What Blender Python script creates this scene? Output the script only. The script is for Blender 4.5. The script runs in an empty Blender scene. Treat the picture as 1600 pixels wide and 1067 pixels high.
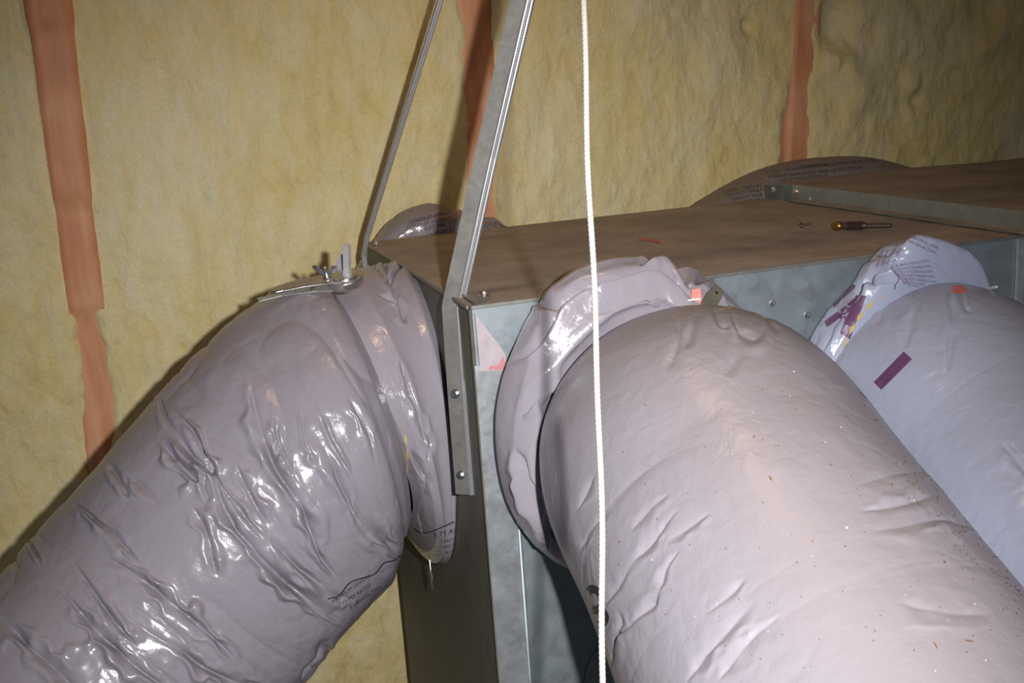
import bpy, math, random
import numpy as np
from mathutils import Vector, Matrix
from mathutils.bvhtree import BVHTree
random.seed(4); rng = np.random.default_rng(7)
S = bpy.context.scene
COL = S.collection
# ------------------------------------------------------------------ camera
# world frame: origin = near top corner of the sheet metal box, X along its front face, Y into the picture, Z up
F = 1717.0
YAW, PITCH, ROLL = .2929, -.2281, -.0716
def _frame(a, b, c):
    f = np.array([math.sin(a)*math.cos(b), math.cos(a)*math.cos(b), math.sin(b)])
    r = np.array([math.cos(a), -math.sin(a), 0.]); u = np.cross(r, f)
    return math.cos(c)*r+math.sin(c)*u, -math.sin(c)*r+math.cos(c)*u, f
CR, CU, CF = _frame(YAW, PITCH, ROLL)
CP = np.array([-.31199, -1.18802, .24010])
cam = bpy.data.objects.new('camera', bpy.data.cameras.new('camera')); COL.objects.link(cam)
cam.data.sensor_width = 36.0; cam.data.lens = F/1600*36; cam.data.clip_start = .02
M = Matrix(((CR[0], CU[0], -CF[0], CP[0]), (CR[1], CU[1], -CF[1], CP[1]), (CR[2], CU[2], -CF[2], CP[2]), (0, 0, 0, 1)))
cam.matrix_world = M
S.camera = cam
# ------------------------------------------------------------------ light
S.view_settings.view_transform = 'Standard'; S.view_settings.look = 'None'
S.view_settings.gamma = 1; S.view_settings.use_curve_mapping = False; S.view_settings.exposure = 0.0
w = bpy.data.worlds.new('attic_gloom'); S.world = w; w.use_nodes = True
w.node_tree.nodes['Background'].inputs[0].default_value = (.75, .85, 1, 1)
w.node_tree.nodes['Background'].inputs[1].default_value = .10
def light(name, kind, loc, energy, color, size, target=None, **kw):
    l = bpy.data.lights.new(name, kind); l.energy = energy; l.color = color
    if kind == 'AREA': l.size = size
    else: l.shadow_soft_size = size
    for k, v in kw.items(): setattr(l, k, v)
    o = bpy.data.objects.new(name, l); COL.objects.link(o); o.location = loc
    if target is not None:
        o.rotation_euler = (Vector(target)-Vector(loc)).to_track_quat('-Z', 'Y').to_euler()
    return o
FL = CP+.095*CR+.035*CU
light('camera_flash', 'SPOT', FL, 86, (1, .975, .975), .012, FL+CF-.14*CU-.09*CR, spot_size=math.radians(74), spot_blend=1.0)
light('work_lamp', 'POINT', (.07, -.12, .94), 4.0, (1, .68, .42), .022)

# ------------------------------------------------------------------ projection helpers
def ray(x, y): return CR*(x-800)/F+CU*(533.5-y)/F+CF
def U(x, y, d): return CP+ray(x, y)*d
def on(x, y, n, c):
    n = np.array(n, float); k = ray(x, y); return CP+k*((c-n@CP)/(n@k))
def proj(P):
    d = P-CP; z = d@CF
    return 800+F*(d@CR)/z, 533.5-F*(d@CU)/z
# ------------------------------------------------------------------ noise
_perm = rng.permutation(4096); _val = rng.random(4096)*2-1
def _h(i, j, k): return _val[(_perm[(_perm[(i & 4095)]+j) & 4095]+k) & 4095]
def noise(x, y, z):
    i, j, k = np.floor(x).astype(int), np.floor(y).astype(int), np.floor(z).astype(int)
    fx, fy, fz = x-i, y-j, z-k
    fx, fy, fz = [t*t*t*(t*(t*6-15)+10) for t in (fx, fy, fz)]
    L = lambda a, b, t: a+(b-a)*t
    return L(L(L(_h(i, j, k), _h(i+1, j, k), fx), L(_h(i, j+1, k), _h(i+1, j+1, k), fx), fy),
             L(L(_h(i, j, k+1), _h(i+1, j, k+1), fx), L(_h(i, j+1, k+1), _h(i+1, j+1, k+1), fx), fy), fz)
def fbm(x, y, z, o=4):
    s = 0; a = 1
    for q in range(o):
        s = s+a*noise(x*2**q+13*q, y*2**q+7*q, z*2**q); a *= .5
    return s
# ------------------------------------------------------------------ object helpers
def link(name, me, mat=None, parent=None, smooth=False):
    o = bpy.data.objects.new(name, me); COL.objects.link(o)
    if mat is not None and not me.materials: me.materials.append(mat)
    if smooth: me.polygons.foreach_set('use_smooth', [True]*len(me.polygons))
    if parent is not None:
        o.parent = parent; o.matrix_parent_inverse = Matrix.Translation(-Vector(parent.location))
    return o
def tag(o, label=None, cat=None, group=None, kind=None):
    for k, v in (('label', label), ('category', cat), ('group', group), ('kind', kind)):
        if v: o[k] = v
    return o
def thing(name, label, cat, loc, group=None):
    o = bpy.data.objects.new(name, None); COL.objects.link(o); o.location = tuple(loc); o.empty_display_size = .03
    return tag(o, label, cat, group)
def mesh(verts, faces, name='m'):
    me = bpy.data.meshes.new(name); me.from_pydata([tuple(v) for v in verts], [], faces); me.update(); return me
def grid(P, wrap=False):
    n, m = P.shape[:2]
    idx = np.arange(n*m).reshape(n, m)
    if wrap: idx = np.concatenate([idx, idx[:, :1]], 1)
    q = np.stack([idx[:-1, :-1], idx[1:, :-1], idx[1:, 1:], idx[:-1, 1:]], -1).reshape(-1, 4)
    me = bpy.data.meshes.new('grid'); nv, nf = n*m, len(q)
    me.vertices.add(nv); me.vertices.foreach_set('co', P.reshape(-1).astype(np.float32))
    me.loops.add(nf*4); me.loops.foreach_set('vertex_index', q.reshape(-1).astype(np.int32))
    me.polygons.add(nf); me.polygons.foreach_set('loop_start', np.arange(0, nf*4, 4, dtype=np.int32))
    me.polygons.foreach_set('use_smooth', np.ones(nf, dtype=bool))
    me.update(calc_edges=True); me.validate()
    return me
class MB:
    def __init__(s): s.v = []; s.f = []
    def add(s, v, f):
        b = len(s.v); s.v += [np.array(t, float) for t in v]; s.f += [tuple(b+i for i in q) for q in f]; return s
    def hexa(s, c8):   # bottom 4 ccw, top 4 ccw
        return s.add(c8, [(3, 2, 1, 0), (4, 5, 6, 7), (0, 1, 5, 4), (1, 2, 6, 5), (2, 3, 7, 6), (3, 0, 4, 7)])
    def box(s, a, b):
        (x0, y0, z0), (x1, y1, z1) = a, b
        return s.hexa([(x0, y0, z0), (x1, y0, z0), (x1, y1, z0), (x0, y1, z0), (x0, y0, z1), (x1, y0, z1), (x1, y1, z1), (x0, y1, z1)])
    def prism(s, pts, n, t):   # flat polygon extruded both ways along n
        n = np.array(n, float); n /= np.linalg.norm(n); k = len(pts)
        lo = [np.array(p)-n*t/2 for p in pts]; hi = [np.array(p)+n*t/2 for p in pts]
        return s.add(lo+hi, [tuple(range(k))[::-1], tuple(range(k, 2*k))]+[(i, (i+1) % k, k+(i+1) % k, k+i) for i in range(k)])
    def sweep(s, path, sec, up, close=True):   # section (a, b) pairs swept along path; a along side, b along up
        path = [np.array(p, float) for p in path]; m = len(sec); b0 = len(s.v); up0 = np.array(up, float)
        for i, p in enumerate(path):
            t = path[min(i+1, len(path)-1)]-path[max(i-1, 0)]; t /= np.linalg.norm(t)
            u = up0-t*(up0@t); u /= np.linalg.norm(u); sd = np.cross(t, u)
            s.v += [p+sd*a+u*b for a, b in sec]
        for i in range(len(path)-1):
            for j in range(m if close else m-1):
                a, b = b0+i*m+j, b0+i*m+(j+1) % m; s.f.append((a, b, b+m, a+m))
        if close:
            s.f.append(tuple(range(b0, b0+m))[::-1]); e = b0+(len(path)-1)*m; s.f.append(tuple(range(e, e+m)))
        return s
    def tube(s, path, r, n=12, up=(.3, .2, .93)):
        rs = r if hasattr(r, '__len__') else [r]*len(path)
        path = [np.array(p, float) for p in path]; b0 = len(s.v)
        for i, p in enumerate(path):
            t = path[min(i+1, len(path)-1)]-path[max(i-1, 0)]; t /= np.linalg.norm(t)
            u = np.array(up, float); u = u-t*(u@t); u /= np.linalg.norm(u); sd = np.cross(t, u)
            s.v += [p+rs[i]*(math.cos(2*math.pi*k/n)*sd+math.sin(2*math.pi*k/n)*u) for k in range(n)]
        for i in range(len(path)-1):
            for j in range(n):
                a, b = b0+i*n+j, b0+i*n+(j+1) % n; s.f.append((a, b, b+n, a+n))
        s.f.append(tuple(range(b0, b0+n))[::-1]); e = b0+(len(path)-1)*n; s.f.append(tuple(range(e, e+n)))
        return s
    def build(s, name, mat, parent=None, bevel=0, smooth=False):
        o = link(name, mesh(s.v, s.f, name), mat, parent, smooth)
        if bevel:
            m = o.modifiers.new('b', 'BEVEL'); m.width = bevel; m.segments = 2; m.limit_method = 'ANGLE'
        return o
def lathe(c, ax, prof, n=16):
    ax = np.array(ax, float); ax /= np.linalg.norm(ax); up = np.array([.31, .17, .9]); up -= ax*(up@ax)
    return MB().tube([np.array(c)+ax*h for h, r in prof], [r for h, r in prof], n, up)
def screw(name, c, ax, r, mat, parent, washer=True):
    # hex washer head screw
    ax = np.array(ax, float); ax /= np.linalg.norm(ax)
    b = lathe(c, ax, [(-.002, r*1.25), (.0008, r*1.3), (.0014, r*1.15)], 16)
    h = lathe(c, ax, [(.001, r*.8), (.0012+r*.9, r*.8), (.0012+r*1.05, r*.6)], 6)
    b.add(h.v, h.f)
    return b.build(name, mat, parent)
# ------------------------------------------------------------------ materials
def new_mat(name):
    m = bpy.data.materials.new(name); m.use_nodes = True; nt = m.node_tree; nt.nodes.clear()
    out = nt.nodes.new('ShaderNodeOutputMaterial'); bs = nt.nodes.new('ShaderNodeBsdfPrincipled')
    nt.links.new(bs.outputs[0], out.inputs[0])
    return m, nt, bs
def N(nt, t, **kw):
    n = nt.nodes.new(t)
    for k, v in kw.items():
        if k.startswith('i_'):
            n.inputs[k[2:].replace('_', ' ')].default_value = v
        else: setattr(n, k, v)
    return n
def coords(nt, scale=(1, 1, 1), rot=(0, 0, 0)):
    g = N(nt, 'ShaderNodeNewGeometry'); mp = N(nt, 'ShaderNodeMapping')
    mp.inputs['Scale'].default_value = scale; mp.inputs['Rotation'].default_value = rot
    nt.links.new(g.outputs['Position'], mp.inputs[0]); return mp.outputs[0], g
def ntex(nt, vec, scale, detail=4, rough=.55, dist=0):
    n = N(nt, 'ShaderNodeTexNoise'); n.inputs['Scale'].default_value = scale; n.inputs['Detail'].default_value = detail
    n.inputs['Roughness'].default_value = rough; n.inputs['Distortion'].default_value = dist
    nt.links.new(vec, n.inputs['Vector']); return n.outputs['Fac']
def ramp(nt, fac, stops):
    r = N(nt, 'ShaderNodeValToRGB'); e = r.color_ramp.elements
    while len(e) < len(stops): e.new(.5)
    for q, (p, c) in zip(e, stops):
        q.position = p; q.color = (c, c, c, 1) if not hasattr(c, '__len__') else (*c, 1)
    nt.links.new(fac, r.inputs[0]); return r.outputs[0]
def mix(nt, fac, a, b, mode='MIX'):
    m = N(nt, 'ShaderNodeMix', data_type='RGBA', blend_type=mode)
    for s, v in ((m.inputs[0], fac), (m.inputs[6], a), (m.inputs[7], b)):
        if isinstance(v, bpy.types.NodeSocket): nt.links.new(v, s)
        elif hasattr(v, '__len__'): s.default_value = (*v, 1)
        else: s.default_value = v
    return m.outputs[2]
def math_(nt, op, a, b=0., clamp=False):
    m = N(nt, 'ShaderNodeMath', operation=op, use_clamp=clamp)
    for s, v in ((m.inputs[0], a), (m.inputs[1], b)):
        if isinstance(v, bpy.types.NodeSocket): nt.links.new(v, s)
        else: s.default_value = v
    return m.outputs[0]
def bump(nt, bs, h, strength, dist=.001, prev=None):
    b = N(nt, 'ShaderNodeBump'); b.inputs['Strength'].default_value = strength; b.inputs['Distance'].default_value = dist
    nt.links.new(h, b.inputs['Height'])
    if prev: nt.links.new(prev, b.inputs['Normal'])
    nt.links.new(b.outputs[0], bs.inputs['Normal']); return b.outputs[0]

def plastic(name, base, dust=.55, rough=.24, dustcol=(.20, .14, .095), zlo=.55, zhi=1.0, specks=True, streak=None):
    m, nt, bs = new_mat(name)
    v, g = coords(nt)
    n1 = ntex(nt, v, 6, 5); n2 = ntex(nt, v, 90, 3)
    c = mix(nt, math_(nt, 'MULTIPLY', n1, .35), base, [t*.72 for t in base])
    sep = N(nt, 'ShaderNodeSeparateXYZ'); nt.links.new(g.outputs['Normal'], sep.inputs[0])
    up = N(nt, 'ShaderNodeMapRange'); up.inputs[1].default_value = zlo; up.inputs[2].default_value = zhi
    nt.links.new(sep.outputs[2], up.inputs[0])
    fac = math_(nt, 'MULTIPLY', up.outputs[0], math_(nt, 'MULTIPLY', ramp(nt, n1, [(.25, .55), (.75, 1.)]), dust), True)
    c = mix(nt, fac, c, dustcol)
    if streak is not None:   # dirt gathered in a line along the tube
        a_, b_ = streak; dr_ = (b_-a_)/np.linalg.norm(b_-a_)
        sb_ = N(nt, 'ShaderNodeVectorMath', operation='SUBTRACT'); nt.links.new(g.outputs['Position'], sb_.inputs[0]); sb_.inputs[1].default_value = tuple(a_)
        cr_ = N(nt, 'ShaderNodeVectorMath', operation='CROSS_PRODUCT'); nt.links.new(sb_.outputs[0], cr_.inputs[0]); cr_.inputs[1].default_value = tuple(dr_)
        ln_ = N(nt, 'ShaderNodeVectorMath', operation='LENGTH'); nt.links.new(cr_.outputs[0], ln_.inputs[0])
        dd_ = math_(nt, 'ADD', ln_.outputs['Value'], math_(nt, 'MULTIPLY', ntex(nt, v, 22, 5, .7), .05))
        c = mix(nt, math_(nt, 'MULTIPLY', ramp(nt, dd_, [(.04, 1.), (.10, 0.)]), .8), c, (.20, .145, .10))
    if specks:
        vo = N(nt, 'ShaderNodeTexVoronoi'); vo.inputs['Scale'].default_value = 60; nt.links.new(v, vo.inputs['Vector'])
        sp = ramp(nt, vo.outputs['Distance'], [(.0, 1.), (.035, 1.), (.06, 0.)])
        n3 = ramp(nt, ntex(nt, v, 12, 2), [(.55, 0.), (.62, 1.)])
        c = mix(nt, math_(nt, 'MULTIPLY', math_(nt, 'MULTIPLY', sp, n3), .7), c, (.16, .08, .04))
    nt.links.new(c, bs.inputs['Base Color'])
    r = math_(nt, 'ADD', math_(nt, 'MULTIPLY', fac, .3), math_(nt, 'ADD', rough-.06, math_(nt, 'MULTIPLY', n1, .12)), True)
    nt.links.new(r, bs.inputs['Roughness'])
    bs.inputs['IOR'].default_value = 1.5
    p = bump(nt, bs, ntex(nt, v, 45, 4, .5, .4), .35, .004)
    bump(nt, bs, n2, .12, .001, p)
    return m
JACKET = plastic('grey_jacket', (.285, .265, .305), dust=.4)
JACKET2 = plastic('grey_jacket_dusty', (.325, .305, .345), dust=.4, rough=.27, streak=(U(1265, 530, 1.15), U(1600, 925, 1.00)))
JACKET3 = plastic('clean_blue_grey_jacket', (.40, .44, .58), dust=.35, rough=.24, zlo=.7, specks=False)
SLEEVE = plastic('loose_sleeve_plastic', (.34, .315, .36), dust=.3, rough=.2, zlo=.6, specks=False)
HUMP = plastic('creased_printed_jacket', (.26, .23, .25), dust=.6, rough=.2, dustcol=(.2, .15, .11), zlo=.5, zhi=1.)
DUSTY = plastic('very_dusty_jacket', (.22, .19, .2), dust=.95, rough=.35, dustcol=(.22, .17, .13), zlo=.2, zhi=.9)

def metal(name, base, dust=0., rough=.42, metallic=.75, spangle=70, dustcol=(.16, .115, .075)):
    m, nt, bs = new_mat(name)
    v, g = coords(nt)
    vo = N(nt, 'ShaderNodeTexVoronoi'); vo.inputs['Scale'].default_value = spangle; nt.links.new(v, vo.inputs['Vector'])
    sp = N(nt, 'ShaderNodeSeparateColor'); nt.links.new(vo.outputs['Color'], sp.inputs[0])
    n1 = ntex(nt, v, 25, 6, .7); n2 = ntex(nt, v, 7, 4)
    f = math_(nt, 'ADD', math_(nt, 'MULTIPLY', sp.outputs[0], .16), math_(nt, 'MULTIPLY', n1, .9))
    c = mix(nt, f, [t*.55 for t in base], [min(1, t*1.35) for t in base])
    df = math_(nt, 'MULTIPLY', ramp(nt, n2, [(.2, .6), (.8, 1.)]), dust, True)
    c = mix(nt, df, c, dustcol)
    nt.links.new(c, bs.inputs['Base Color'])
    nt.links.new(math_(nt, 'SUBTRACT', metallic, math_(nt, 'MULTIPLY', df, metallic), True), bs.inputs['Metallic'])
    nt.links.new(math_(nt, 'ADD', math_(nt, 'MULTIPLY', df, .4), math_(nt, 'ADD', rough-.1, math_(nt, 'MULTIPLY', f, .2)), True), bs.inputs['Roughness'])
    bump(nt, bs, n1, .08, .001)
    return m
GALV = metal('galvanised_sheet', (.36, .42, .45), dust=.05, rough=.5)
GALV_END_SHADED = metal('galvanised_end_sheet_shaded', (.20, .20, .17), dust=.35, rough=.5, metallic=.6, dustcol=(.09, .075, .05))  # same sheet, end face's grazing-flash shade put into a darker, browner colour
GALV_LIGHT = metal('bright_galvanised', (.60, .64, .66), rough=.4, spangle=120)
STRAPM = metal('hanger_steel', (.30, .30, .28), dust=.25, rough=.4, spangle=150, dustcol=(.17, .14, .11))
BRIGHT = metal('clean_zinc', (.78, .79, .80), rough=.35, metallic=.5, spangle=200)
CHROME = metal('bright_zinc', (.85, .85, .88), rough=.22, metallic=1., spangle=250)
TINT = metal('dull_nickel', (.62, .56, .55), rough=.28, metallic=.9, spangle=250)
OLIVE = metal('olive_zinc_bracket', (.22, .23, .17), dust=.35, rough=.5, spangle=200)

def dust_mat(name, a, b, s=1.):
    m, nt, bs = new_mat(name); v, g = coords(nt)
    v2, _ = coords(nt, (22, 40, 22), (0, 0, .1))
    n1 = ntex(nt, v, 9*s, 6, .65); n2 = ntex(nt, v2, 2.2, 5, .7); n3 = ntex(nt, v, 260, 3, .8)
    f = math_(nt, 'ADD', math_(nt, 'MULTIPLY', n1, .6), math_(nt, 'ADD', math_(nt, 'MULTIPLY', n2, .18), math_(nt, 'MULTIPLY', n3, .25)))
    c = ramp(nt, f, [(.35, a), (.52, [(p+q)/2 for p, q in zip(a, b)]), (.68, b)])
    vo = N(nt, 'ShaderNodeTexVoronoi'); vo.inputs['Scale'].default_value = 75; nt.links.new(v, vo.inputs['Vector'])
    sp = ramp(nt, vo.outputs['Distance'], [(0, 1.), (.05, .8), (.09, 0.)])
    c = mix(nt, math_(nt, 'MULTIPLY', sp, .35), c, (.30, .22, .14))
    nt.links.new(c, bs.inputs['Base Color']); bs.inputs['Roughness'].default_value = .92
    bs.inputs['Specular IOR Level'].default_value = .15
    bump(nt, bs, n3, .6, .002)
    return m
DUSTTOP = dust_mat('dust_covered_sheet', (.26, .215, .175), (.50, .42, .345))
def wool():
    m, nt, bs = new_mat('yellow_glass_wool'); v, g = coords(nt)
    vs, _ = coords(nt, (6, 6, 2.2), (0, .15, 0))
    n1 = ntex(nt, v, 3.2, 5, .6); n2 = ntex(nt, vs, 4, 6, .7, .8); n3 = ntex(nt, v, 150, 4, .8)
    f = math_(nt, 'ADD', math_(nt, 'MULTIPLY', n1, .5), math_(nt, 'MULTIPLY', n2, .5))
    c = ramp(nt, f, [(.30, (.61, .47, .20)), (.43, (.76, .635, .29)), (.53, (.79, .70, .40)), (.66, (.81, .765, .54))])
    c = mix(nt, math_(nt, 'MULTIPLY', ramp(nt, n3, [(.35, 1.), (.55, 0.)]), .13), c, (.30, .22, .09))
    # thin darker fibre marks
    w2, _ = coords(nt, (60, 60, 22), (0, .6, 0))
    n4 = ntex(nt, w2, .55, 3, .5, 2.2)
    ln = ramp(nt, n4, [(.495, 0.), (.5, 1.), (.505, 0.)])
    msk = ramp(nt, ntex(nt, v, 14, 3), [(.6, 0.), (.68, 1.)])
    c = mix(nt, math_(nt, 'MULTIPLY', math_(nt, 'MULTIPLY', ln, msk), .55), c, (.16, .12, .07))
    nt.links.new(c, bs.inputs['Base Color']); bs.inputs['Roughness'].default_value = 1
    bs.inputs['Specular IOR Level'].default_value = .05
    bs.inputs['Sheen Weight'].default_value = .1
    p = bump(nt, bs, n2, .5, .02); bump(nt, bs, n3, .5, .004, p)
    return m
WOOL = wool()
def wood():
    m, nt, bs = new_mat('reddish_stud_face'); v, g = coords(nt, (30, 30, 3))
    n = ntex(nt, v, 1.5, 5, .6, .5); v2, _ = coords(nt); n2 = ntex(nt, v2, 9, 4)
    c = ramp(nt, math_(nt, 'ADD', math_(nt, 'MULTIPLY', n, .5), math_(nt, 'MULTIPLY', n2, .5)), [(.3, (.46, .17, .07)), (.5, (.64, .29, .14)), (.7, (.76, .44, .27))])
    nt.links.new(c, bs.inputs['Base Color']); bs.inputs['Roughness'].default_value = .6
    bump(nt, bs, n, .3, .002); return m
WOOD = wood()
def flat(name, c, r=.6, metallic=0, var=.25, scale=60):
    m, nt, bs = new_mat(name); v, g = coords(nt); n = ntex(nt, v, scale, 4)
    nt.links.new(mix(nt, n, [t*(1-var) for t in c], [min(1, t*(1+var)) for t in c]), bs.inputs['Base Color'])
    bs.inputs['Roughness'].default_value = r; bs.inputs['Metallic'].default_value = metallic; return m
RIB = flat('polished_strap_rib', (.80, .80, .82), .26, .85, .05, 40)
PLY = flat('plywood', (.36, .24, .14), .8, 0, .2, 8)
ROPE = flat('white_cotton_cord', (.44, .405, .36), .85)
INKB = flat('black_ink', (.022, .02, .024), .35)
INKP = flat('purple_ink', (.13, .055, .135), .35, 0, .2)
PAINT = flat('faded_red_paint', (.55, .24, .25), .6, 0, .4, 160)
RED = flat('pink_red_tape', (.62, .16, .13), .5)
PINK = flat('pink_primer_smudge', (.50, .44, .47), .6, .2, .3, 45)
BRASS = flat('tarnished_brass', (.38, .2, .06), .3, .9)
DARKIRON = flat('dark_rusty_steel', (.09, .055, .045), .5, .5)
RUST = flat('rust', (.30, .09, .04), .8)
FOAM = flat('yellow_insulation_edge', (.55, .43, .16), .95)
DIRT = flat('brown_debris', (.20, .09, .04), .9)
WHITEB = flat('white_fleck', (.85, .83, .8), .6)

# ------------------------------------------------------------------ structure: wall, floor, ceiling
WY = .80
wall = tag(MB().box((-1.6, WY+.02, -1.25), (2.6, WY+.10, 1.05)).build('wall_back', PLY), kind='structure')
tag(MB().box((-1.6, -1.6, -1.33), (2.6, WY+.1, -1.25)).build('floor', PLY), kind='structure')
tag(MB().box((-1.6, -1.6, 1.05), (2.6, WY+.1, 1.13)).build('ceiling', PLY), kind='structure')
ks = (WY+1.188)/1.888
def wx(x, y=0): return on(x, y, (0, 1, 0), WY-.01)[0]
# stud centre lines taken where the photo shows them
studx = [wx(76), wx(742), wx(1268)]
gap = (studx[2]-studx[0])/2
SL = [(studx[0], on(76, 0, (0, 1, 0), WY-.01)[2], on(151, 640, (0, 1, 0), WY-.01)), (studx[1], on(742, 0, (0, 1, 0), WY-.01)[2], on(757, 300, (0, 1, 0), WY-.01)), (studx[2], on(1268, 0, (0, 1, 0), WY-.01)[2], on(1252, 240, (0, 1, 0), WY-.01))]
def lean(i):
    if i in (0, 4): return 0
    a, za, p = SL[i-1]; return (p[0]-a)/(p[2]-za)
allstud = [studx[0]-gap, studx[0], studx[1], studx[2], studx[2]+gap]
def stud(cx, wdt, steps, ln=0):
    n = 160; zs = np.linspace(-1.25, 1.05, n); V = []; 
    P = np.zeros((n, 9, 3))
    for i, z in enumerate(zs):
        o = .004*math.sin(z*3+cx*9)+ln*(z-ZREF)
        st = sum(.010*(1/(1+math.exp(-(z-a)/.003))) for a in steps)
        tilt = .006*math.sin(z*7+cx)
        for j in range(9):
            t = j/8*2-1
            P[i, j] = (cx+t*wdt/2+o, WY-.012-st+.5*t*tilt+(.03 if j in (0, 8) else 0)-.004*t*t*0, z)
    return link('stud', grid(P[:, ::-1]), WOOD, wall)
ZREF = SL[0][1]
zst = [on(76, 40, (0, 1, 0), WY)[2], on(108, 312, (0, 1, 0), WY)[2], on(122, 490, (0, 1, 0), WY)[2]]
stud(studx[0], .075, zst, lean(1)); stud(studx[1], .085, [.5], lean(2)); stud(studx[2], .075, [.45], lean(3)); stud(allstud[0], .08, []); stud(allstud[4], .08, [])
# ------------------------------------------------------------------ batts
def batt(ia, x0, x1, label, seed, e0=.0, e1=.0, dark=0, lumps=0, nx=300, nz=420, z0=-1.25, z1=1.04):
    zs = np.linspace(z0, z1, nz); us = np.linspace(0, 1, nx)
    us = .5-.5*np.cos(us*math.pi)*.25-.5*(1-2*us)*.75   # denser at the edges
    Z, Uu = np.meshgrid(zs, us, indexing='ij')
    rag0 = .012*fbm(Z*12+seed, Z*0+1, Z*0+seed, 5)+.0035*fbm(Z*70, Z*0+3, Z*0+seed)
    rag1 = .012*fbm(Z*12+seed+40, Z*0+2, Z*0+seed, 5)+.0035*fbm(Z*70+9, Z*0+5, Z*0+seed)
    a = x0+rag0*.5+e0f(Z, e0)+lean(ia)*(Z-ZREF); b = x1+rag1*.5-e0f(Z, e1)+lean(ia+1)*(Z-ZREF)
    X = a+(b-a)*Uu
    de = np.minimum(X-a, b-X)
    pil = 1-np.exp(-np.clip(de, 0, 9)/.007)
    Y = WY+.01-pil*.030
    big = .010*fbm(X*3.3+seed, Z*2.7, X*0+seed, 3)
    med = .0032*fbm(X*14, Z*11+seed, X*0+3.3, 4)
    fine = .0014*fbm(X*55, Z*45, X*0+seed, 3)
    wisp = .0016*np.abs(fbm(X*30+Z*9, Z*14-X*4, X*0+seed*2, 3))
    Y = Y-pil*(big+med*(1+lumps)+fine+wisp)
    if lumps:
        for (px, py, r, h) in LUMPS:
            p = on(px, py, (0, 1, 0), WY-.03)
            d2 = ((X-p[0])**2+((Z-p[2])*.8)**2)/r**2
            Y = Y-h*np.exp(-d2**1.5)
    # bulge that leans over the back edge of the metal box
    P = np.stack([X, Y, Z], -1)
    o = link('insulation_batt', grid(P), WOOL)
    return tag(o, label, 'insulation')
def e0f(Z, e):
    return e(Z) if callable(e) else e
LUMPS = [(1320, 100, .03, .014), (1340, 140, .035, .016), (1300, 95, .02, .010), (1430, 130, .02, .012), (1130, 80, .05, .01), (1310, 30, .045, -.03), (1545, 20, .04, -.02), (1180, 40, .015, -.015), (1440, 155, .012, -.014), (1550, 60, .03, .012)]
hw = .026
batt(0, allstud[0]+hw, studx[0]-.012, 'yellow glass wool batt left of the leftmost reddish stud', 1, nx=160)
batt(1, studx[0]+.014, studx[1]-.018, 'wide pale yellow glass wool batt between the left and middle studs', 2)
zr = lambda Z: -.012*np.clip((Z-.1)/.3, -1, 1)
batt(2, studx[1]+.015, studx[2]-.004, 'yellow glass wool batt between the middle and right studs', 3, e1=lambda Z: .030-.034*np.clip((Z-.12)/.18, 0, 1), lumps=.7)
batt(3, studx[2]+.003, allstud[4]-hw, 'shadowed lumpy glass wool batt right of the rightmost stud', 4, lumps=1.2)

# ------------------------------------------------------------------ sheet metal box
L, W_, DZ = .768, .655, -1.25
bx = thing('plenum_box', 'large galvanised sheet metal duct box with a dust-covered top', 'duct box', (L/2, W_/2, DZ))
def panel(name, a, b, mat, bevel=.0008): return MB().box(a, b).build(name, mat, bx, bevel)
# top with slight oil-canning and folded hem
n = 60
xs = np.linspace(-.003, L, n); ys = np.linspace(-.003, W_, n); X, Y = np.meshgrid(xs, ys, indexing='ij')
Zt = .0022*fbm(X*5, Y*5, X*0, 3)*np.clip(np.minimum(np.minimum(X, L-X), np.minimum(Y, W_-Y))/.05, 0, 1)
tp = link('top_panel', grid(np.stack([X, Y, Zt], -1)), DUSTTOP, bx)
panel('front_panel', (0, 0, DZ), (L, .002, -.001), GALV)
panel('end_panel', (0, .0005, DZ), (.002, W_, -.001), GALV_END_SHADED)
panel('back_panel', (0, W_-.002, DZ), (L, W_, -.001), GALV)
panel('far_end_panel', (L-.002, 0, DZ), (L, W_, -.001), GALV)
MB().sweep([(.0, -.0035, -.0015), (L, -.0035, -.0015)], [(-.0014, -.0022), (.0014, -.0022), (.0014, .0022), (-.0014, .0022)], (0, 0, 1)).build('hem', STRAPM, bx, .0006)
MB().sweep([(-.0035, .0, -.0015), (-.0035, W_, -.0015)], [(-.0014, -.0022), (.0014, -.0022), (.0014, .0022), (-.0014, .0022)], (0, 0, 1)).build('hem', STRAPM, bx, .0006)
# standing corner seam and lighter overlap strip with an inner bead
MB().box((-.0015, -.004, DZ), (.036, -.0005, -.07)).build('corner_strip', GALV_LIGHT, bx, .0008)
MB().sweep([(.037, -.004, -.07), (.037, -.004, DZ)], [(.003*math.cos(a), .003*math.sin(a)) for a in np.linspace(0, 2*math.pi, 10, endpoint=False)], (0, 1, 0)).build('seam_bead', GALV, bx, smooth=True)
MB().sweep([(-.001, -.001, -.004), (-.001, -.001, DZ)], [(.0022*math.cos(a), .0022*math.sin(a)) for a in np.linspace(0, 2*math.pi, 8, endpoint=False)], (0, 1, 0)).build('seam_bead', GALV_END_SHADED, bx, smooth=True)
# triangular cut flap with pink primer smudge
tri = [on(742, 490, (0, 1, 0), -.004), on(789, 552, (0, 1, 0), -.004), on(790, 578, (0, 1, 0), -.004), on(750, 580, (0, 1, 0), -.004)]
tag(MB().prism(tri, (0, 1, 0), .0018).build('folded_flap', PINK, bx), 'pink smudged triangular flap')
rd = [on(x, y, (0, 1, 0), -.0052) for x, y in ((787, 556), (790, 577), (764, 578), (766, 572), (778, 570))]
tag(MB().prism(rd, (0, 1, 0), .0006).build('paint_mark', PAINT, bx), 'red paint mark')
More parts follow.
